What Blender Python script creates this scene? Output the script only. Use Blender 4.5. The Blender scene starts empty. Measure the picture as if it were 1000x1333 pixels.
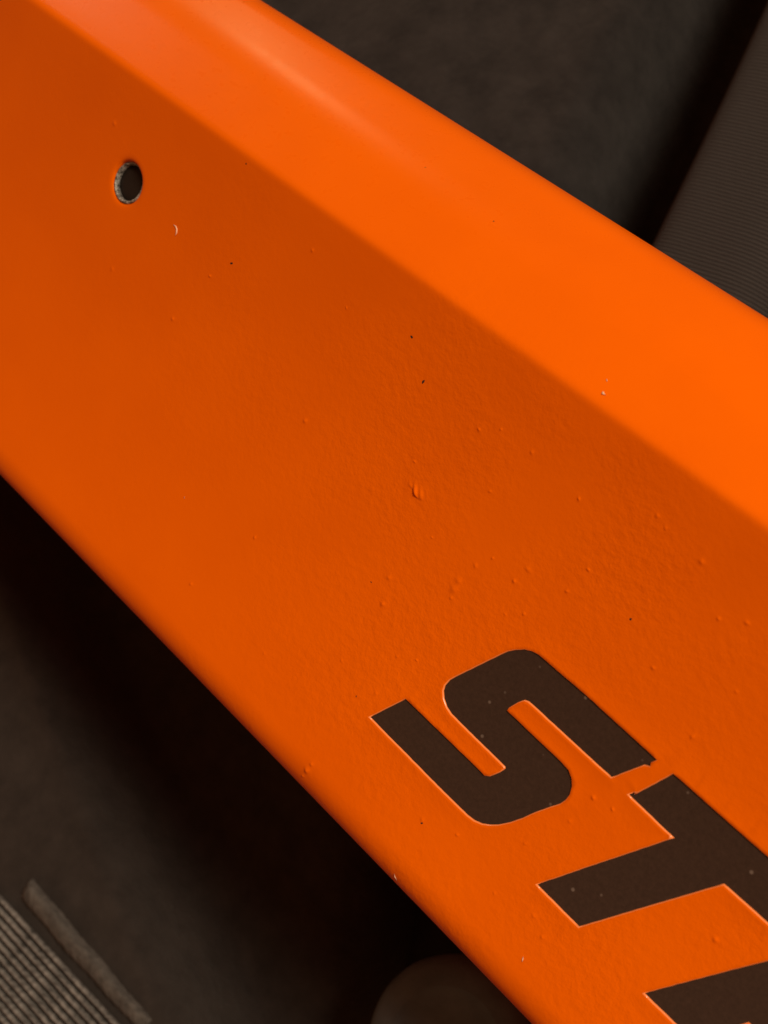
import bpy, bmesh, math, random
from mathutils import Vector, Matrix
from mathutils.geometry import delaunay_2d_cdt

random.seed(7)
MM = 0.001
scene = bpy.context.scene
COL = scene.collection

# ------------------------------------------------------------------ camera
# world: X runs along the orange tube (the way its lettering reads), Z is up from the black upholstery, origin on the upholstery
ROT = Matrix(((0.67935, -0.57716, 0.45317), (0.64746, 0.7621, 0.0), (-0.34537, 0.29341, 0.89142)))
CAM = Vector((76.61, -12.42, 234.33)) * MM
cam_data = bpy.data.cameras.new('camera')
cam_data.sensor_width = 36.0
cam_data.lens = 45.9
cam_data.clip_start = 0.005
cam_data.clip_end = 20
cam_data.dof.use_dof = True
cam_data.dof.focus_distance = 0.163
cam_data.dof.aperture_fstop = 34
cam = bpy.data.objects.new('camera', cam_data)
cam.matrix_world = Matrix.Translation(CAM) @ ROT.to_4x4()
COL.objects.link(cam)
scene.camera = cam

# ------------------------------------------------------------------ light
world = bpy.data.worlds.new('World')
scene.world = world
world.use_nodes = True
wb = world.node_tree.nodes['Background']
wb.inputs['Color'].default_value = (1.0, 0.40, 0.17, 1)
wb.inputs['Strength'].default_value = 0.28


def area(name, loc, target, size, size_y, watt, col):
    l = bpy.data.lights.new(name, 'AREA')
    l.shape = 'RECTANGLE'
    l.size, l.size_y, l.energy, l.color = size, size_y, watt, col
    o = bpy.data.objects.new(name, l)
    o.location = loc
    o.rotation_euler = (Vector(target) - Vector(loc)).to_track_quat('-Z', 'Y').to_euler()
    COL.objects.link(o)
    return o


area('window_light', (0.31, 0.30, 0.63), (0.02, 0.0, 0.07), 0.18, 0.16, 5.25, (1.0, 0.88, 0.70))
area('cool_window_light', (-0.55, 0.25, 0.31), (-0.08, 0.02, 0.09), 0.07, 0.07, 0.23, (1.0, 0.90, 0.80))
area('low_window_light', (-0.46, 0.475, 0.225), (-0.04, 0.04, 0.09), 0.025, 0.025, 0.19, (1.0, 0.86, 0.45))

scene.view_settings.view_transform = 'Standard'
scene.view_settings.look = 'None'
scene.view_settings.exposure = 0.0
scene.view_settings.gamma = 1.0
scene.view_settings.use_curve_mapping = False


# ------------------------------------------------------------------ materials
def new_mat(name, base, rough=0.5, spec=0.5):
    m = bpy.data.materials.new(name)
    m.use_nodes = True
    nt = m.node_tree
    b = nt.nodes['Principled BSDF']
    b.inputs['Base Color'].default_value = (*base, 1)
    b.inputs['Roughness'].default_value = rough
    b.inputs['Specular IOR Level'].default_value = spec
    return m, nt, b


def node(nt, t, **kw):
    n = nt.nodes.new(t)
    for k, v in kw.items():
        if k in n.inputs:
            n.inputs[k].default_value = v
        else:
            setattr(n, k, v)
    return n


def bump(nt, height, strength, dist, prev=None):
    b = node(nt, 'ShaderNodeBump', Strength=strength, Distance=dist)
    nt.links.new(height, b.inputs['Height'])
    if prev:
        nt.links.new(prev.outputs[0], b.inputs['Normal'])
    return b


def noise(nt, vec, scale, detail=3, rough=0.55):
    n = node(nt, 'ShaderNodeTexNoise', Scale=scale, Detail=detail, Roughness=rough)
    nt.links.new(vec, n.inputs['Vector'])
    return n


def ramp(nt, fac, p0, c0, p1, c1):
    r = node(nt, 'ShaderNodeValToRGB')
    r.color_ramp.elements[0].position = p0
    r.color_ramp.elements[0].color = (*c0, 1)
    r.color_ramp.elements[1].position = p1
    r.color_ramp.elements[1].color = (*c1, 1)
    nt.links.new(fac, r.inputs['Fac'])
    return r


def mat_paint():
    m, nt, b = new_mat('orange_powder_coat', (0.88, 0.088, 0.0), 0.40, 0.16)
    b.inputs['Specular Tint'].default_value = (1.0, 0.74, 0.26, 1)
    tc = node(nt, 'ShaderNodeTexCoord')
    ob = tc.outputs['Object']
    # orange peel: coarse ripple plus fine grain; patches of the coat are rougher than others
    patch = noise(nt, ob, 38, 2)
    pr = ramp(nt, patch.outputs['Fac'], 0.40, (0.18,) * 3, 0.62, (1,) * 3)
    n1 = noise(nt, ob, 820, 3, 0.6)
    n2 = noise(nt, ob, 1900, 2, 0.5)
    mul = node(nt, 'ShaderNodeMath', operation='MULTIPLY')
    nt.links.new(n1.outputs['Fac'], mul.inputs[0])
    nt.links.new(pr.outputs['Color'], mul.inputs[1])
    # the folded top facet is coated smoother than the lettered face
    sep = node(nt, 'ShaderNodeSeparateXYZ')
    nt.links.new(ob, sep.inputs[0])
    mr = node(nt, 'ShaderNodeMapRange')
    mr.inputs['From Min'].default_value = 0.008
    mr.inputs['From Max'].default_value = 0.018
    mr.inputs['To Min'].default_value = 1.0
    mr.inputs['To Max'].default_value = 0.12
    nt.links.new(sep.outputs['Y'], mr.inputs['Value'])
    mul2 = node(nt, 'ShaderNodeMath', operation='MULTIPLY')
    nt.links.new(mul.outputs[0], mul2.inputs[0])
    mrx = node(nt, 'ShaderNodeMapRange')
    mrx.inputs['From Min'].default_value = -0.045
    mrx.inputs['From Max'].default_value = 0.020
    mrx.inputs['To Min'].default_value = 0.18
    mrx.inputs['To Max'].default_value = 1.0
    nt.links.new(sep.outputs['X'], mrx.inputs['Value'])
    mul3 = node(nt, 'ShaderNodeMath', operation='MULTIPLY')
    nt.links.new(mr.outputs[0], mul3.inputs[0])
    nt.links.new(mrx.outputs[0], mul3.inputs[1])
    nt.links.new(mul3.outputs[0], mul2.inputs[1])
    b1 = bump(nt, mul2.outputs[0], 1.0, 0.00016)
    b2 = bump(nt, n2.outputs['Fac'], 0.25, 0.00003, b1)
    nt.links.new(b2.outputs[0], b.inputs['Normal'])
    tone = noise(nt, ob, 60, 4)
    tr = ramp(nt, tone.outputs['Fac'], 0.3, (0.70, 0.104, 0.0), 0.7, (0.74, 0.114, 0.0))
    nt.links.new(tr.outputs['Color'], b.inputs['Base Color'])
    rr = node(nt, 'ShaderNodeMapRange')
    rr.inputs['To Min'].default_value = 0.24
    rr.inputs['To Max'].default_value = 0.33
    nt.links.new(n1.outputs['Fac'], rr.inputs['Value'])
    nt.links.new(rr.outputs[0], b.inputs['Roughness'])
    return m


def mat_black_ink():
    m, nt, b = new_mat('black_lettering_film', (0.036, 0.019, 0.012), 0.45, 0.35)
    tc = node(nt, 'ShaderNodeTexCoord')
    n1 = noise(nt, tc.outputs['Object'], 2600, 3)
    n2 = noise(nt, tc.outputs['Object'], 420, 3)
    b1 = bump(nt, n2.outputs['Fac'], 0.35, 0.00008)
    b2 = bump(nt, n1.outputs['Fac'], 0.35, 0.00003, b1)
    nt.links.new(b2.outputs[0], b.inputs['Normal'])
    # dust specks
    v = node(nt, 'ShaderNodeTexVoronoi', Scale=300.0)
    nt.links.new(tc.outputs['Object'], v.inputs['Vector'])
    r = ramp(nt, v.outputs['Distance'], 0.04, (0.12, 0.085, 0.065), 0.085, (0.034, 0.0175, 0.011))
    n3 = noise(nt, tc.outputs['Object'], 1900, 4, 0.75)
    r3 = ramp(nt, n3.outputs['Fac'], 0.35, (0.82,) * 3, 0.75, (1.22,) * 3)
    mx = node(nt, 'ShaderNodeMix', data_type='RGBA', blend_type='MULTIPLY')
    mx.inputs[0].default_value = 1.0
    nt.links.new(r.outputs['Color'], mx.inputs[6])
    nt.links.new(r3.outputs['Color'], mx.inputs[7])
    nt.links.new(mx.outputs[2], b.inputs['Base Color'])
    return m


def mat_fabric(name, c0, c1, scale=1.0):
    m, nt, b = new_mat(name, c0, 0.95, 0.15)
    tc = node(nt, 'ShaderNodeTexCoord')
    ob = tc.outputs['Object']
    big = noise(nt, ob, 130 * scale, 5, 0.65)
    r = ramp(nt, big.outputs['Fac'], 0.3, c0, 0.7, c1)
    nt.links.new(r.outputs['Color'], b.inputs['Base Color'])
    n1 = noise(nt, ob, 900 * scale, 4, 0.7)
    n2 = noise(nt, ob, 260 * scale, 4, 0.6)
    b1 = bump(nt, n2.outputs['Fac'], 0.5, 0.0012)
    b2 = bump(nt, n1.outputs['Fac'], 0.6, 0.0005, b1)
    nt.links.new(b2.outputs[0], b.inputs['Normal'])
    b.inputs['Sheen Weight'].default_value = 0.08
    b.inputs['Sheen Roughness'].default_value = 0.6
    b.inputs['Sheen Tint'].default_value = (1, 0.9, 0.8, 1)
    return m


def mat_webbing():
    m, nt, b = new_mat('ribbed_webbing', (0.05, 0.043, 0.036), 0.85, 0.25)
    uv = node(nt, 'ShaderNodeUVMap')
    w = node(nt, 'ShaderNodeTexWave', Scale=1.0, Distortion=0.6, Detail=2.0)
    w.inputs['Detail Scale'].default_value = 2.0
    w.bands_direction = 'Y'
    nt.links.new(uv.outputs[0], w.inputs['Vector'])
    n1 = noise(nt, uv.outputs[0], 14, 3)
    r = ramp(nt, w.outputs['Fac'], 0.1, (0.015, 0.0130, 0.0118), 0.9, (0.046, 0.0395, 0.0358))
    nt.links.new(r.outputs['Color'], b.inputs['Base Color'])
    b1 = bump(nt, w.outputs['Fac'], 0.9, 0.0003)
    b2 = bump(nt, n1.outputs['Fac'], 0.6, 0.0002, b1)
    nt.links.new(b2.outputs[0], b.inputs['Normal'])
    return m


def mat_thread():
    m, nt, b = new_mat('webbing_thread', (0.10, 0.088, 0.072), 0.7, 0.35)
    tc = node(nt, 'ShaderNodeTexCoord')
    n1 = noise(nt, tc.outputs['Object'], 700, 3)
    r = ramp(nt, n1.outputs['Fac'], 0.35, (0.06, 0.056, 0.050), 0.65, (0.20, 0.185, 0.165))
    nt.links.new(r.outputs['Color'], b.inputs['Base Color'])
    n2 = noise(nt, tc.outputs['Object'], 3000, 2)
    b1 = bump(nt, n2.outputs['Fac'], 0.6, 0.0001)
    nt.links.new(b1.outputs[0], b.inputs['Normal'])
    return m


def mat_metal():
    m, nt, b = new_mat('bare_cut_metal', (0.34, 0.31, 0.27), 0.5, 0.5)
    b.inputs['Metallic'].default_value = 0.35
    tc = node(nt, 'ShaderNodeTexCoord')
    n1 = noise(nt, tc.outputs['Object'], 1600, 4, 0.7)
    r = ramp(nt, n1.outputs['Fac'], 0.38, (0.035, 0.029, 0.023), 0.68, (0.52, 0.48, 0.42))
    nt.links.new(r.outputs['Color'], b.inputs['Base Color'])
    b1 = bump(nt, n1.outputs['Fac'], 0.8, 0.0002)
    nt.links.new(b1.outputs[0], b.inputs['Normal'])
    return m


def mat_rubber():
    m, nt, b = new_mat('matte_black_rubber', (0.036, 0.031, 0.028), 0.62, 0.35)
    tc = node(nt, 'ShaderNodeTexCoord')
    n1 = noise(nt, tc.outputs['Object'], 1400, 3)
    b1 = bump(nt, n1.outputs['Fac'], 0.4, 0.0002)
    nt.links.new(b1.outputs[0], b.inputs['Normal'])
    n2 = noise(nt, tc.outputs['Object'], 150, 4)
    r = ramp(nt, n2.outputs['Fac'], 0.3, (0.045, 0.056, 0.064), 0.7, (0.078, 0.096, 0.108))
    nt.links.new(r.outputs['Color'], b.inputs['Base Color'])
    return m


PAINT = mat_paint()
INK = mat_black_ink()
FABRIC = mat_fabric('brushed_black_fabric', (0.0105, 0.0094, 0.0090), (0.0250, 0.0220, 0.0206))
PADCLOTH = mat_fabric('black_pad_cloth', (0.0185, 0.0138, 0.0112), (0.033, 0.0250, 0.0204), 1.3)
WEB = mat_webbing()
THREAD = mat_thread()
METAL = mat_metal()
RUBBER = mat_rubber()
CHIP, _, _ = new_mat('chipped_primer', (0.05, 0.018, 0.008), 0.8, 0.2)
LINT_GLINT, _, _ = new_mat('pale_lint_and_glint', (0.75, 0.45, 0.28), 0.8, 0.3)  # lint colour, also used to paint the nib glints on the top facet
CUT_GLINT, _, _ = new_mat('cut_edge_painted_glint', (0.84, 0.23, 0.06), 0.28, 0.6)  # paler than the coat: paints in the glint along the letter edges
DARK, _, _ = new_mat('dark_bore', (0.014, 0.009, 0.0065), 0.5, 0.15)


# ------------------------------------------------------------------ helpers
def mesh_obj(name, verts, faces, mat, parent=None, smooth=True):
    me = bpy.data.meshes.new(name)
    me.from_pydata([tuple(v) for v in verts], [], faces)
    me.validate()
    if smooth:
        me.polygons.foreach_set('use_smooth', [True] * len(me.polygons))
    me.materials.append(mat)
    o = bpy.data.objects.new(name, me)
    COL.objects.link(o)
    if parent:
        o.parent = parent
    return o


def tag(o, label=None, cat=None, group=None, kind=None):
    for k, v in (('label', label), ('category', cat), ('group', group), ('kind', kind)):
        if v:
            o[k] = v
    return o


def empty(name, loc=(0, 0, 0)):
    o = bpy.data.objects.new(name, None)
    o.empty_display_size = 0.01
    o.location = loc
    COL.objects.link(o)
    return o


# ------------------------------------------------------------------ setting: the upholstery
def build_fabric():
    n, half = 300, 0.42
    verts, faces = [], []
    from mathutils import noise as mn
    for j in range(n + 1):
        for i in range(n + 1):
            x = -half + 2 * half * i / n
            y = -half + 2 * half * j / n
            z = 0.0035 * mn.noise(Vector((x * 14, y * 14, 3))) + 0.0012 * mn.noise(Vector((x * 45, y * 45, 8))) - 0.0032
            # the crevice along the near side of the strap
            d = (x * 1000 + 29.1 + (y * 1000 - 60.3) * 0.31) * 0.955
            if y > 0.0:
                q = min(1.0, max(0.0, (d + 36) / 18)); p = min(1.0, max(0.0, (4 - d) / 3))
                z -= 0.032 * q * q * (3 - 2 * q) * p * p * (3 - 2 * p) * min(1, y / 0.03)
            # the seat falls away on the near side of the tube
            q = min(1.0, max(0.0, (-0.042 - y) / 0.007))
            z -= 0.036 * q * q * (3 - 2 * q)
            verts.append((x, y, z))
    for j in range(n):
        for i in range(n):
            a = j * (n + 1) + i
            faces.append((a, a + 1, a + n + 2, a + n + 1))
    o = mesh_obj('upholstery', verts, faces, FABRIC)
    tag(o, 'dark charcoal brushed fabric under the orange tube', 'fabric', kind='structure')


build_fabric()

# ------------------------------------------------------------------ the orange tube
# face coordinates in mm: s along the tube, t across the flat lettered face, h out of the face; (0,0,0) is the hole's centre
D2 = Vector((0, 0.93322, 0.35929))
NN = Vector((0, -0.35929, 0.93322))
P0 = Vector((-60, 0, 94))
SAG = 4.0


def to_world(s, t, h):
    return (P0 + Vector((1, 0, 0)) * s + D2 * t + NN * h) * MM


CORNERS = [(-49.2, 0, 5.6), (13.9, 0, 3.0), (23.5, -6.6, 22.0), (31.0, -15.5, 6.5), (-2.0, -99.9, 6.0), (-68.3, -74.4, 5.0)]


def fillet_profile():
    """closed profile as a list of (t, h, arc length, is_bend), starting in the middle of the underside"""
    n = len(CORNERS)
    pts = []
    for i in range(n):
        p = Vector(CORNERS[i][:2]); a = Vector(CORNERS[i - 1][:2]); b = Vector(CORNERS[(i + 1) % n][:2])
        r = CORNERS[i][2]
        da, db = (a - p).normalized(), (b - p).normalized()
        ang = da.angle(db)
        d = r / math.tan(ang / 2)
        c = p + (da + db).normalized() * (r / math.sin(ang / 2))
        t0, t1 = p + da * d, p + db * d
        v0, v1 = t0 - c, t1 - c
        a0 = math.atan2(v0.y, v0.x); a1 = math.atan2(v1.y, v1.x)
        while a1 > a0: a1 -= 2 * math.pi
        while a1 < a0 - math.pi: a1 += 2 * math.pi
        k = max(6, int(abs(a1 - a0) * r / 0.45))
        k = min(k, 26)
        for q in range(k + 1):
            an = a0 + (a1 - a0) * q / k
            pts.append(Vector((c.x + r * math.cos(an), c.y + r * math.sin(an))))
    # rotate so that it starts in the middle of the underside (between corner 4 and 5)
    last = Vector(CORNERS[4][:2]); e = Vector(CORNERS[5][:2])
    mid = (last + e) / 2
    far = [q for q in pts if (q - e).length < 12]
    start = pts.index(far[0])
    pts = pts[start:] + pts[:start]
    pts = [mid] + pts + [mid.copy()]
    # split long straights
    out = [pts[0]]
    for p, q in zip(pts, pts[1:]):
        L = (q - p).length
        m = max(1, int(round(L / 3.0)))
        for k in range(1, m + 1):
            out.append(p + (q - p) * k / m)
    arc = [0.0]
    for p, q in zip(out, out[1:]):
        arc.append(arc[-1] + (q - p).length)
    return out, arc


PROF, ARC = fillet_profile()
# arc length at which the flat face has t = 0
_i0 = max(i for i, p in enumerate(PROF) if abs(p.y) < 1e-5 and p.x <= 0 and i > 3)
TAU0 = ARC[_i0] - PROF[_i0].x
import bisect


def sag(t):
    tm, hw = -18.7, 32.5
    u = (t - tm) / hw
    return SAG * (min(1.0, u * u) - 0.15)


def prof_at(tau):
    tau = min(max(tau, 0.0), ARC[-1])
    i = min(max(bisect.bisect_right(ARC, tau) - 1, 0), len(ARC) - 2)
    f = (tau - ARC[i]) / max(1e-9, ARC[i + 1] - ARC[i])
    p = PROF[i].lerp(PROF[i + 1], f)
    d = (PROF[i + 1] - PROF[i]).normalized()
    return p, Vector((-d.y, d.x))


def surf(s, tau, h=0.0):
    p, nr = prof_at(tau)
    w = min(1.0, max(0.0, (p.y + 30) / 25))
    return to_world(s, p.x + nr.x * h, p.y + nr.y * h + sag(p.x) * w)


def face(s, t, h=0.0):
    return surf(s, t + TAU0, h)


# letters: outlines on the face, in mm
LETTER_S = [(76.15, -35.35), (78.74, -30.38), (91.74, -30.62), (92.55, -30.68), (93.15, -30.27), (93.87, -28.97), (94.1, -28.23),
            (93.97, -28.04), (86.64, -27.8), (84.75, -27.71), (83.77, -27.45), (82.84, -26.89), (82.22, -26.2), (82.01, -25.53),
            (82.14, -24.59), (82.57, -23.7), (85.86, -17.63), (86.32, -16.86), (87.01, -16.08), (87.93, -15.29), (88.85, -14.84),
            (89.72, -14.65), (97.03, -14.65), (107.09, -15.0), (107.6, -15.02), (107.25, -15.7), (107.45, -16.05), (106.85, -16.4),
            (104.72, -20.15), (100.94, -20.1), (92.39, -19.88), (91.8, -19.89), (91.31, -20.07), (90.82, -20.77), (90.2, -22.17),
            (90.21, -22.63), (95.69, -22.81), (99.12, -22.91), (100.29, -23.05), (101.13, -23.58), (101.67, -24.26), (102.0, -25.14),
            (101.99, -25.96), (101.74, -26.78), (100.23, -29.23), (99.7, -30.2), (99.21, -31.24), (98.35, -32.65), (97.37, -33.92),
            (96.61, -34.62), (95.76, -35.22), (94.75, -35.6), (93.68, -35.73), (89.61, -35.71)]
LETTER_T = [(107.4, -20.35), (107.75, -19.75), (107.95, -19.9), (110.0, -15.0), (123.2, -15.2), (131.3, -15.2), (128.3, -20.8),
            (121.0, -20.8), (111.75, -36.1), (105.2, -35.95), (114.1, -20.65)]
# the third letter runs out of the picture
LETTER_A = [(121.6, -36.4), (129.2, -23.9), (133.2, -17.2), (135.2, -15.6), (138.0, -15.2), (149.0, -15.2), (137.1, -36.2), (130.4, -36.2),
            (133.6, -30.6), (131.4, -30.6), (128.2, -36.4)]
A_COUNTER = [(134.3, -25.6), (137.9, -20.2), (139.6, -20.2), (136.5, -25.6)]


def densify(poly, step=0.55):
    out = []
    n = len(poly)
    for i in range(n):
        a, b = Vector(poly[i]), Vector(poly[(i + 1) % n])
        k = max(1, int((b - a).length / step))
        for q in range(k):
            p = a.lerp(b, q / k)
            if q:
                p += Vector((random.uniform(-.018, .018), random.uniform(-.018, .018)))
            out.append(p)
    return out


def poly_area(p):
    return 0.5 * sum(p[i].x * p[(i + 1) % len(p)].y - p[(i + 1) % len(p)].x * p[i].y for i in range(len(p)))


def offset(poly, d):
    """outward offset of a polygon by d mm"""
    sg = 1.0 if poly_area(poly) > 0 else -1.0
    n = len(poly)
    res = []
    for i in range(n):
        a, p, b = poly[i - 1], poly[i], poly[(i + 1) % n]
        e0, e1 = (p - a).normalized(), (b - p).normalized()
        n0, n1 = Vector((e0.y, -e0.x)) * sg, Vector((e1.y, -e1.x)) * sg
        m = (n0 + n1)
        if m.length < 1e-4:
            m = n0
        m.normalize()
        res.append(p + m * d / max(0.55, m.dot(n0)))
    return res


def inside(poly, x, y):
    c = False
    n = len(poly)
    j = n - 1
    for i in range(n):
        a, b = poly[i], poly[j]
        if (a.y > y) != (b.y > y) and x < (b.x - a.x) * (y - a.y) / (b.y - a.y) + a.x:
            c = not c
        j = i
    return c


def seg_dist(poly, x, y):
    best = 1e9
    p = Vector((x, y))
    n = len(poly)
    for i in range(n):
        d = (poly[i] - p).length_squared
        if d < best:
            best = d
    return math.sqrt(best)


S_OUT, T_OUT, A_OUT = densify(LETTER_S), densify(LETTER_T), densify(LETTER_A)
LETTERS = [('S', S_OUT), ('T', T_OUT), ('A', A_OUT)]
HOLE_R = 3.0


def circle(r, n=56, wob=0.0):
    return [Vector((r * math.cos(2 * math.pi * k / n) * (1 + wob * math.sin(3 * k * 2 * math.pi / n)),
                    r * math.sin(2 * math.pi * k / n) * (1 + wob * math.cos(2 * k * 2 * math.pi / n)))) for k in range(n)]


# raised nibs and dirt under the paint: (s, t, radius mm)
NIBS = [(62.98, -5.65, 0.29), (77.08, -11.15, 0.43), (76.26, -15.33, 0.66), (76.18, -14.11, 0.55),
        (76.5, -16.42, 0.29), (83.1, -7.23, 0.52), (67.89, -19.86, 0.43), (69.04, -23.08, 0.38), (88.53, -6.25, 0.29), (82.35, -9.48, 0.29),
        (78.48, -8.98, 0.24), (89.41, -2.54, 0.29), (99.86, 6.37, 0.43), (94.6, 6.94, 0.29), 
        (89.54, -40.16, 0.38), (74.6, -26.97, 0.29), (73.36, -46.37, 0.47), (73.46, -45.24, 0.29), (73.17, -47.6, 0.29),
        (3.47, -12.11, 0.38), (17.91, -11.96, 0.33), (44.22, 4.93, 0.24), (68.86, 2.83, 0.26), (71.45, 4.53, 0.22), (45.71, -10.92, 0.38),
        (21.06, -3.41, 0.29), (107.35, 3.98, 0.38), (104.64, 2.38, 0.29), (93.12, 7.53, 0.29), (85.53, -11.89, 0.29), (83.53, -13.44, 0.29),
        (104.45, -23.5, 0.33), (106.93, -22.97, 0.29), (103.84, -27.57, 0.38), (101.28, -33.31, 0.33), (77.07, -25.59, 0.24),
        (75.0, -32.5, 0.29), (68.48, -32.51, 0.24), (94.14, -38.41, 0.29), (107.1, -38.95, 0.33), (109.32, -40.05, 0.33),
        (101.91, -40.34, 0.29), (123.83, -26.23, 0.38), (101.65, -6.85, 0.29), (110.4, -2.89, 0.29), (109.36, -10.18, 0.38),
        (43.08, -39.4, 0.29), (47.7, -28.22, 0.29), (58.63, -39.14, 0.29), (-6.02, 5.88, 0.38), 
        (35.87, 8.37, 0.29), (76.35, 4.56, 0.29), (73.92, -2.53, 0.29), (84.19, 3.54, 0.29), (70.16, -11.97, 0.24)]


def build_tube():
    S0, S1 = -150.0, 210.0
    TMAX = ARC[-1]
    pts, hs, edges = [], [], []

    def add_loop(loop, h):
        base = len(pts)
        for p in loop:
            pts.append(Vector((p.x, p.y + TAU0)))
            hs.append(h)
        n = len(loop)
        for i in range(n):
            edges.append((base + i, base + (i + 1) % n))

    keep_out = []
    for nm, L in LETTERS:
        add_loop(L, -0.13)
        add_loop(offset(L, 0.115), 0.07)
        o3 = offset(L, 0.50)
        add_loop_pts = [(p.x, p.y) for p in o3 if not inside(L, p.x, p.y) and seg_dist(L, p.x, p.y) > 0.30]
        for x, y in add_loop_pts:
            pts.append(Vector((x, y + TAU0))); hs.append(0.0)
        keep_out.append(L)
    for r, h in ((HOLE_R, -0.42), (3.12, -0.20), (3.3, -0.085), (3.6, -0.02), (4.1, 0.0)):
        add_loop(circle(r, 56, 0.006 if r < 3.2 else 0.0), h)

    def blocked(x, y, m=0.5):
        if math.hypot(x, y) < 4.3:
            return True
        for L in keep_out:
            if 70 < x < 152 and -38 < y < -12:
                if inside(L, x, y) or seg_dist(L, x, y) < m + 0.1:
                    return True
        return False

    rnd = random.Random(31)
    shapes = [(rnd.uniform(0, math.pi), rnd.uniform(0.55, 1.0), rnd.uniform(0.18, 0.46)) for _ in NIBS]

    def nib_h(x, y):
        h = 0.0
        for (s, t, r), (ang, el, am) in zip(NIBS, shapes):
            dx, dy = x - s, y - t
            if dx * dx + dy * dy < 9 * r * r:
                a = dx * math.cos(ang) + dy * math.sin(ang)
                b = (-dx * math.sin(ang) + dy * math.cos(ang)) / el
                if dy < 0:                                   # one side of a nib is steeper
                    a, b = a * 1.25, b * 1.25
                h += am * r * math.exp(-(a * a + b * b) / (r * r * 0.75))
        # the lifted flake of paint in the middle of the face: an abrupt edge towards the bottom, a long slope behind it
        if 61.5 < x < 69.5 and -11 < y < -5.5:
            d = y - (-8.75 + 0.28 * math.sin((x - 63.3) * 1.9))
            if d > 0:
                g = math.exp(-(d / 0.85) ** 2)
            else:
                g = math.exp(-(d / 0.13) ** 2)
            h += 0.30 * g * math.exp(-((x - 65.2 - 0.4 * d) / 0.95) ** 2) * (0.8 + 0.35 * math.sin(x * 6.1 + y * 4.3))
        return h

    gx = 62.6
    while gx < 68.4:
        gy = -9.7
        while gy < -6.4:
            pts.append(Vector((gx, gy + TAU0))); hs.append(nib_h(gx, gy))
            gy += 0.11
        gx += 0.17
    for (s, t, r) in NIBS:
        if blocked(s, t, 0.3):
            continue
        pts.append(Vector((s, t + TAU0))); hs.append(nib_h(s, t))
        for f, k in ((0.35, 6), (0.65, 9), (1.0, 12), (1.4, 12), (2.0, 12)):
            for q in range(k):
                a = 2 * math.pi * (q + 0.5 * (f > 0.5)) / k
                x, y = s + f * r * math.cos(a), t + f * r * math.sin(a)
                if not blocked(x, y, 0.3):
                    pts.append(Vector((x, y + TAU0))); hs.append(nib_h(x, y))
    ns = 100
    s_list = [S0 + (S1 - S0) * i / ns for i in range(ns + 1)]
    for a in ARC:
        for s in s_list:
            t = a - TAU0
            if -52 < t < 16 and blocked(s, t, 0.5):
                continue
            pts.append(Vector((s, a))); hs.append(nib_h(s, t) if -52 < t < 20 else 0.0)
    vo, eo, fo, ov, oe, of = delaunay_2d_cdt(pts, edges, [], 0, 1e-5)
    hh = []
    for i in range(len(vo)):
        src = ov[i]
        hh.append(hs[src[0]] if src else 0.0)
    faces = []
    for f in fo:
        cx = sum(vo[i].x for i in f) / 3
        cy = sum(vo[i].y for i in f) / 3 - TAU0
        if math.hypot(cx, cy) < HOLE_R * 0.985:
            continue
        if 70 < cx < 152 and -38 < cy < -12 and any(inside(L, cx, cy) for L in keep_out):
            continue
        faces.append(tuple(f))
    verts = [surf(v.x, v.y, h) for v, h in zip(vo, hh)]
    rim = set()
    for i in range(len(vo)):
        if abs(hh[i] + 0.13) < 1e-6 or abs(hh[i] - 0.07) < 1e-6:
            rim.add(i)
    rim_faces = {f for f in faces if all(i in rim for i in f)}
    # cut walls of the letter recesses and of the hole
    cnt = {}
    for f in faces:
        for a, b in ((f[0], f[1]), (f[1], f[2]), (f[2], f[0])):
            if (b, a) in cnt:
                del cnt[(b, a)]
            else:
                cnt[(a, b)] = 1
    low = {}
    for (a, b) in list(cnt):
        va, vb = vo[a], vo[b]
        if min(va.x, vb.x) < S0 + 1 or max(va.x, vb.x) > S1 - 1 or min(va.y, vb.y) < 1e-3 or max(va.y, vb.y) > TMAX - 1e-3:
            continue
        for v in (a, b):
            if v not in low:
                hole = math.hypot(vo[v].x, vo[v].y - TAU0) < 4
                low[v] = len(verts)
                verts.append(surf(vo[v].x, vo[v].y, hh[v] - (0.5 if hole else 0.14)))
        faces.append((b, a, low[a], low[b]))
        if low[a] and abs(hh[a] + 0.13) < 1e-6:
            rim_faces.add(faces[-1])
    # join the seam of the underside and close the ends
    bm = bmesh.new()
    bv = [bm.verts.new(v) for v in verts]
    for f in faces:
        try:
            nf = bm.faces.new([bv[i] for i in f])
            nf.material_index = 1 if f in rim_faces else 0
        except ValueError:
            pass
    bmesh.ops.remove_doubles(bm, verts=[v for v in bm.verts if len(v.link_edges) and v.is_boundary], dist=1e-6)
    for send in (S0, S1):
        x = (P0.x + send) * MM
        es = [e for e in bm.edges if e.is_boundary and all(abs(v.co.x - x) < 1e-6 for v in e.verts)]
        if es:
            bmesh.ops.contextual_create(bm, geom=es)
    bmesh.ops.recalc_face_normals(bm, faces=bm.faces)
    me = bpy.data.meshes.new('tube_shell')
    bm.to_mesh(me)
    bm.free()
    me.polygons.foreach_set('use_smooth', [True] * len(me.polygons))
    me.materials.append(PAINT)
    me.materials.append(CUT_GLINT)
    return me


tube = empty('frame_tube')
tag(tube, 'orange powder-coated metal tube with black slanted lettering and a small hole', 'metal tube')
shell = bpy.data.objects.new('tube_shell', build_tube())
COL.objects.link(shell)
shell.parent = tube


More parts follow.
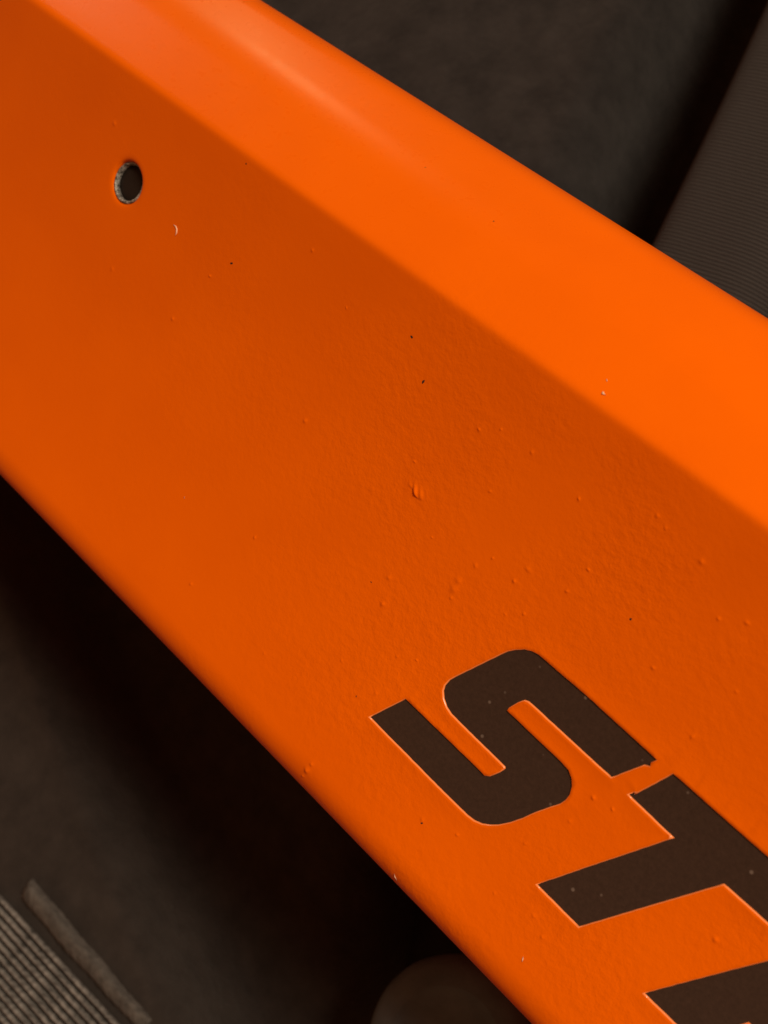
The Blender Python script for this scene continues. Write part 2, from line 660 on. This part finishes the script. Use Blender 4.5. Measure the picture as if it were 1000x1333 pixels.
def build_letter(nm, outline):
    o2 = offset(outline, 0.03)
    n = len(o2)
    pts = [p.copy() for p in o2]
    edges = [(i, (i + 1) % n) for i in range(n)]
    xs = [p.x for p in o2]; ys = [p.y for p in o2]
    x = min(xs)
    while x < max(xs):
        y = min(ys)
        while y < max(ys):
            if inside(o2, x, y) and seg_dist(o2, x, y) > 0.5:
                pts.append(Vector((x, y)))
            y += 1.6
        x += 1.6
    vo, eo, fo, *_ = delaunay_2d_cdt(pts, edges, [], 0, 1e-5)
    faces = [tuple(f) for f in fo if inside(o2, sum(vo[i].x for i in f) / 3, sum(vo[i].y for i in f) / 3)]
    nv = len(vo)
    verts = [face(v.x, v.y, -0.16) for v in vo] + [face(v.x, v.y, -0.36) for v in vo]
    allf = list(faces) + [tuple(nv + i for i in reversed(f)) for f in faces]
    # rim between the two skins
    cnt = set()
    for f in faces:
        for a, b in ((f[0], f[1]), (f[1], f[2]), (f[2], f[0])):
            if (b, a) in cnt:
                cnt.discard((b, a))
            else:
                cnt.add((a, b))
    for a, b in cnt:
        allf.append((b, a, nv + a, nv + b))
    o = mesh_obj('letter', verts, allf, INK, tube, smooth=False)
    tag(o, 'black slanted capital letter ' + nm)


for nm, L in LETTERS:
    build_letter(nm, L)


# bare metal sleeve in the hole
def lathe(name, prof, mat, parent, n=48, jitter=0.0):
    verts, faces = [], []
    m = len(prof)
    for k in range(n):
        a = 2 * math.pi * k / n
        for r, h in prof:
            rr = r + random.uniform(-jitter, jitter)
            verts.append(to_world(rr * math.cos(a), rr * math.sin(a), h + SAGH + random.uniform(-jitter, jitter)))
    for k in range(n):
        for i in range(m - 1):
            a = k * m + i
            b = ((k + 1) % n) * m + i
            faces.append((a, b, b + 1, a + 1))
    return mesh_obj(name, verts, faces, mat, parent)


SAGH = sag(0.0)
sleeve = lathe('metal_sleeve', [(3.04, -0.9), (3.02, -0.55), (2.96, -0.40), (2.80, -0.34), (2.66, -0.42), (2.60, -0.7), (2.50, -1.7), (2.9, -1.8), (3.04, -0.9)],
               METAL, tube, 56, 0.02)
tag(sleeve, 'bare grey metal sleeve inside the hole')
bore = lathe('bore', [(2.9, -1.5), (2.55, -1.15), (1.6, -1.05), (0.7, -1.2), (0.0, -1.25)], DARK, tube)
tag(bore, 'dark plug inside the hole')

# chips through the paint, and pale lint caught on it, plus pale flecks painting glints on nibs
CHIPS = [(54.94, 7.07, 0.24), (59.06, 3.34, 0.30), (23.81, 0.04, 0.30), (20.46, 12.61, 0.14), (66.04, -21.86, 0.16), (96.56, -4.0, 0.19),
         (101.89, -20.36, 0.22), (89.75, -40.45, 0.18), (40.51, 26.5, 0.13), (53.63, 25.4, 0.12), (73.01, -34.58, 0.15)]
for s, t, r in CHIPS:
    n = 9
    ph = random.uniform(0, 6)
    stretch = random.uniform(0.5, 0.8)
    vs = [face(s, t, 0.045)]
    for k in range(n):
        a = 2 * math.pi * k / n
        rr = r * random.uniform(0.75, 1.2)
        x, y = rr * math.cos(a), rr * stretch * math.sin(a)
        vs.append(face(s + x * math.cos(ph) - y * math.sin(ph), t + x * math.sin(ph) + y * math.cos(ph), 0.006))
    mesh_obj('paint_chip', vs, [(0, 1 + k, 1 + (k + 1) % n) for k in range(n)], CHIP, tube)


def fibre(name, path, r, mat, parent, place):
    """thin bent hair or pale fleck lying on the face"""
    k = 6
    vs, fs = [], []
    for i, (s, t) in enumerate(path):
        for q in range(k):
            a = 2 * math.pi * q / k
            rr = r * (0.4 if i in (0, len(path) - 1) else 1.0)
            vs.append(place(s + rr * math.cos(a), t + rr * 0.6 * math.cos(a + 0.6), 0.05 + rr * math.sin(a)))
    for i in range(len(path) - 1):
        for q in range(k):
            a, b = i * k + q, i * k + (q + 1) % k
            fs.append((a, b, b + k, a + k))
    fs.append(tuple(range(k)))
    fs.append(tuple(range(len(vs) - k, len(vs))))
    return mesh_obj(name, vs, fs, mat, parent)


fibre('lint_and_glint', [(11.4, -0.75), (11.9, -0.7), (12.3, -0.95), (12.5, -1.4), (12.45, -1.9)], 0.09, LINT_GLINT, tube, face)
fibre('lint_and_glint', [(109.0, -43.3), (109.1, -43.5), (109.25, -43.8)], 0.07, LINT_GLINT, tube, face)
fibre('lint_and_glint', [(90.6, -48.1), (90.8, -48.5), (91.2, -48.8)], 0.06, LINT_GLINT, tube, face)
fibre('lint_and_glint', [(34.4, -30.8), (34.55, -31.0)], 0.09, LINT_GLINT, tube, face)
fibre('lint_and_glint', [(80.25, 15.4), (80.5, 15.15), (80.75, 15.25)], 0.19, LINT_GLINT, tube, face)  # pale fleck standing in for the white glint on a nib
fibre('lint_and_glint', [(79.45, 16.85), (79.68, 16.7)], 0.13, LINT_GLINT, tube, face)  # smaller painted glint for the neighbouring nib


# ------------------------------------------------------------------ webbing strap at the upper right
def strip_mesh(name, center, width_fn, nlen, nwid, zfn, mat, uv_scale, thick, parent=None):
    """a ribbon along a centre line: center(u)->(x,y), zfn(u,v) the top; a closed body with sides and underside"""
    verts, faces, uvs = [], [], []
    def frame(u):
        p, q = Vector(center(max(0, u - .01))), Vector(center(min(1, u + .01)))
        d = (q - p).normalized()
        return Vector(center(u)), Vector((d.y, -d.x)), d
    length = sum((Vector(center((i + 1) / 40)) - Vector(center(i / 40))).length for i in range(40))
    for lay in (0, 1):
        for i in range(nlen + 1):
            u = i / nlen
            c, side, d = frame(u)
            w = width_fn(u)
            for j in range(nwid + 1):
                v = -1 + 2 * j / nwid
                p = c + side * (w / 2 * v)
                z = zfn(u, v) - lay * thick
                verts.append(Vector((p.x, p.y, z)) * MM)
                uvs.append((w / 2 * v * uv_scale, u * length * uv_scale))
    W = nwid + 1
    off = (nlen + 1) * W
    for i in range(nlen):
        for j in range(nwid):
            a = i * W + j
            faces.append((a, a + W, a + W + 1, a + 1))
            faces.append((off + a, off + a + 1, off + a + W + 1, off + a + W))
    for i in range(nlen):
        for j in (0, nwid):
            a = i * W + j
            faces.append((a, a + W, off + a + W, off + a) if j else (a + W, a, off + a, off + a + W))
    for i in (0, nlen):
        for j in range(nwid):
            a = i * W + j
            faces.append((a, a + 1, off + a + 1, off + a) if i == 0 else (a + 1, a, off + a, off + a + 1))
    o = mesh_obj(name, verts, faces, mat, parent)
    bm = bmesh.new(); bm.from_mesh(o.data)
    bmesh.ops.recalc_face_normals(bm, faces=bm.faces)
    bm.to_mesh(o.data); bm.free()
    ul = o.data.uv_layers.new(name='UVMap')
    for lp in o.data.loops:
        ul.data[lp.index].uv = uvs[lp.vertex_index]
    o.data.set_sharp_from_angle(angle=math.radians(50))
    return o


def strap_center(u):
    # from beside the tube out of the picture at the top
    y = 42 + 165 * u
    x = -29.1 - (y - 60.3) * 0.31 + 12.1 + 2.2 * math.sin(u * 4)
    return (x, y)


strap = strip_mesh('webbing_strap', strap_center, lambda u: 25.3, 90, 16,
                   lambda u, v: 16.4 - 4.5 * max(0, v) ** 3 - 2.2 * max(0, -v) ** 9 + 0.5 * math.sin(u * 7), WEB, 0.40, 18.0)
tag(strap, 'thick black cross-ribbed webbing strap lying past the tube in the upper right corner', 'strap')

# ------------------------------------------------------------------ padded panel at the lower left
PAD_EDGE = [(-25, -54), (-8.5, -58.4), (0.9, -67.7), (7.7, -76.9), (13.2, -86.3), (16.9, -96.2), (18.2, -111.0), (21.1, -163.3), (-182.9, -174.3), (-259.7, -130.4), (-248.8, -55.8), (-172.0, -50.4)]


def smooth_loop(poly, rounds):
    pts = [Vector(p) for p in poly]
    for _ in range(rounds):
        out = []
        for i in range(len(pts)):
            a, b = pts[i], pts[(i + 1) % len(pts)]
            out += [a.lerp(b, 0.25), a.lerp(b, 0.75)]
        pts = out
    return pts


def build_pad():
    from mathutils import noise as mn
    edge = smooth_loop(PAD_EDGE, 4)
    na = len(edge)
    c = Vector((-70.0, -106.0))
    verts, faces = [], []
    top, rnd = 13.0, 11.0
    # rings measured inwards from the rim
    inset = [0.0, 0.15, 0.5, 1.1, 2.0, 3.2, 4.8, 6.6, 8.6, 11.0]
    rings = []
    for d in inset:
        q = max(0.0, 1 - d / rnd)
        rings.append((d, top * math.sqrt(max(0.0, 1 - q * q))))
    verts_r = []
    for d, z in [(0.0, -40.0)] + rings:
        row = []
        for p in edge:
            v = c - p
            row.append((p + v.normalized() * d, z))
        verts_r.append(row)
    for k in range(1, 48):
        row = []
        for p in edge:
            v = c - p
            p0 = p + v.normalized() * rnd
            row.append((p0.lerp(c, k / 48), top))
        verts_r.append(row)
    for row in verts_r:
        for p, z in row:
            w = max(0.0, min(1.0, z / top))
            dz = 0.7 * mn.noise(Vector((p.x * 0.05, p.y * 0.05, 2))) * w
            # high and bunched under the webbing, dropping to a low step beside the tube
            q = min(1.0, max(0.0, ((p.x + 22) * 0.334 + (p.y + 102) * 0.943 + 1.0) / 11.0))
            if z > -30:
                z -= 25.0 * q * q * (3 - 2 * q)
            verts.append(Vector((p.x, p.y, z + dz)) * MM)
    for i in range(len(verts_r) - 1):
        for k in range(na):
            a = i * na + k
            b = i * na + (k + 1) % na
            faces.append((a, b, b + na, a + na))
    m = (len(verts_r) - 1) * na
    verts.append(Vector((c.x, c.y, top)) * MM)
    for k in range(na):
        faces.append((m + k, m + (k + 1) % na, len(verts) - 1))
    o = mesh_obj('padded_panel', verts, faces, PADCLOTH)
    bm = bmesh.new(); bm.from_mesh(o.data)
    bmesh.ops.recalc_face_normals(bm, faces=bm.faces)
    bm.to_mesh(o.data); bm.free()
    tag(o, 'soft black padded panel in the shadow below the orange tube', 'pad')


build_pad()


# ------------------------------------------------------------------ ribbed webbing with its bound edge, lower left corner
def build_edge_webbing():
    root = empty('ribbed_webbing', Vector((-23.0, -115.9, 13.2)) * MM)
    tag(root, 'black ribbed webbing with a raised bound edge in the lower left corner', 'webbing')
    base = root.location.copy()
    SC = 1.1
    ux = Vector((0.997, 0.08, 0.0)).normalized()       # along the ribs
    uy = Vector((-ux.y, ux.x, 0))                      # across, towards the tube
    def at(a, b, z):
        return (ux * a + uy * b + Vector((0, 0, z))) * MM * SC
    # ground weave under the ribs
    vs, fs = [], []
    na, nb_ = 40, 16
    for i in range(na + 1):
        for j in range(nb_ + 1):
            a = -22 + 60 * i / na
            b = -34 + 35.2 * j / nb_
            vs.append(at(a, b, 0.2 + 0.9 * math.cos(b * 0.09)))
    for i in range(na):
        for j in range(nb_):
            q = i * (nb_ + 1) + j
            fs.append((q, q + nb_ + 1, q + nb_ + 2, q + 1))
    g = mesh_obj('ground_weave', vs, fs, PADCLOTH, root)
    # one cord: a row of small bobbles, shared by every rib
    pitch, rad = 1.38, 0.45
    L, k = 60.0, 8
    n = 240
    vs, fs = [], []
    for i in range(n + 1):
        a = -20 + L * i / n
        bob = 0.90 + 0.10 * abs(math.sin(a * 2.1 + 0.3 * math.sin(a * 1.7)))
        for q in range(k):
            an = 2 * math.pi * q / k
            vs.append(at(a, rad * bob * math.cos(an), rad * 1.7 * bob * math.sin(an)))
    for i in range(n):
        for q in range(k):
            a, b = i * k + q, i * k + (q + 1) % k
            fs.append((a, b, b + k, a + k))
    proto = mesh_obj('rib', vs, fs, THREAD, root)
    count = 24
    for r in range(count):
        o = proto if r == 0 else proto.copy()
        if r:
            COL.objects.link(o)
            o.parent = root
        b = 1.0 - pitch * r
        o.location = (ux * (random.uniform(-.7, .7) + 0.0) + uy * b + Vector((0, 0, 1.15 + 0.9 * math.cos(b * 0.09) - 0.45))) * MM * SC
    # bound edge: the webbing dips, then folds up into a crest with a crisp outer edge
    n = 70
    vs, fs = [], []
    prof = [(0.9, -0.6), (1.6, -1.1), (2.4, -0.9), (3.1, 0.0), (3.7, 1.1), (4.4, 1.95), (5.2, 2.45), (6.0, 2.75), (6.55, 2.8), (6.85, 2.5), (6.95, 1.2), (6.9, -3.0)]
    m = len(prof)
    for i in range(n + 1):
        f = i / n
        a = -17.0 + 33.5 * f
        ends = min(1.0, f * 18) ** 0.5 * (0.62 + 0.38 * min(1.0, (1 - f) * 1.6)) * (0.25 + 0.75 * min(1.0, (1 - f) * 16))
        wob = 0.10 * math.sin(a * 0.55) + 0.05 * math.sin(a * 2.9 + 1)
        for (b, z) in prof:
            zz = z * ends if z > 0 else z
            bb = 6.9 + (b - 6.9) * (0.72 + 0.28 * min(1.0, (1 - f) * 1.5)) - 1.9 * f + wob
            vs.append(at(a, bb, zz + 0.05 * math.sin(a * 5.3 + b * 2)))
    for i in range(n):
        for q in range(m - 1):
            a = i * m + q
            fs.append((a, a + 1, a + m + 1, a + m))
    fs.append(tuple(range(m)))
    fs.append(tuple(range(len(vs) - m, len(vs))))
    o = mesh_obj('bound_edge', vs, fs, THREAD_DULL, root)
    tag(o, 'grey folded edge standing up along the webbing')


THREAD_DULL = mat_fabric('dull_grey_tape', (0.040, 0.035, 0.030), (0.125, 0.110, 0.094), 3.5)
build_edge_webbing()


# ------------------------------------------------------------------ round rubber bumper at the bottom
def build_bumper():
    root = empty('rubber_bumper', Vector((37.5, -72.5, 0)) * MM)
    tag(root, 'round matte black rubber bumper at the bottom beside the orange tube', 'bumper')
    def lathe_z(name, prof, mat):
        n = 72
        m = len(prof)
        vs, fs = [], []
        for k in range(n):
            a = 2 * math.pi * k / n
            for r, z in prof:
                vs.append(Vector((r * 1.12 * math.cos(a), r * 1.12 * math.sin(a), z)) * MM)
        for k in range(n):
            for i in range(m - 1):
                a = k * m + i
                b = ((k + 1) % n) * m + i
                fs.append((a, b, b + 1, a + 1))
        return mesh_obj(name, vs, fs, mat, root)
    lathe_z('body', [(12.8, -39.0), (13.0, 10.0), (12.9, 13.0), (12.4, 14.6), (11.4, 15.7), (9.8, 16.3), (8.6, 16.35)], RUBBER)
    lathe_z('dished_top', [(8.6, 16.35), (8.0, 16.0), (7.2, 15.6), (4.0, 15.3), (0.0, 15.2)], RUBBER)


build_bumper()
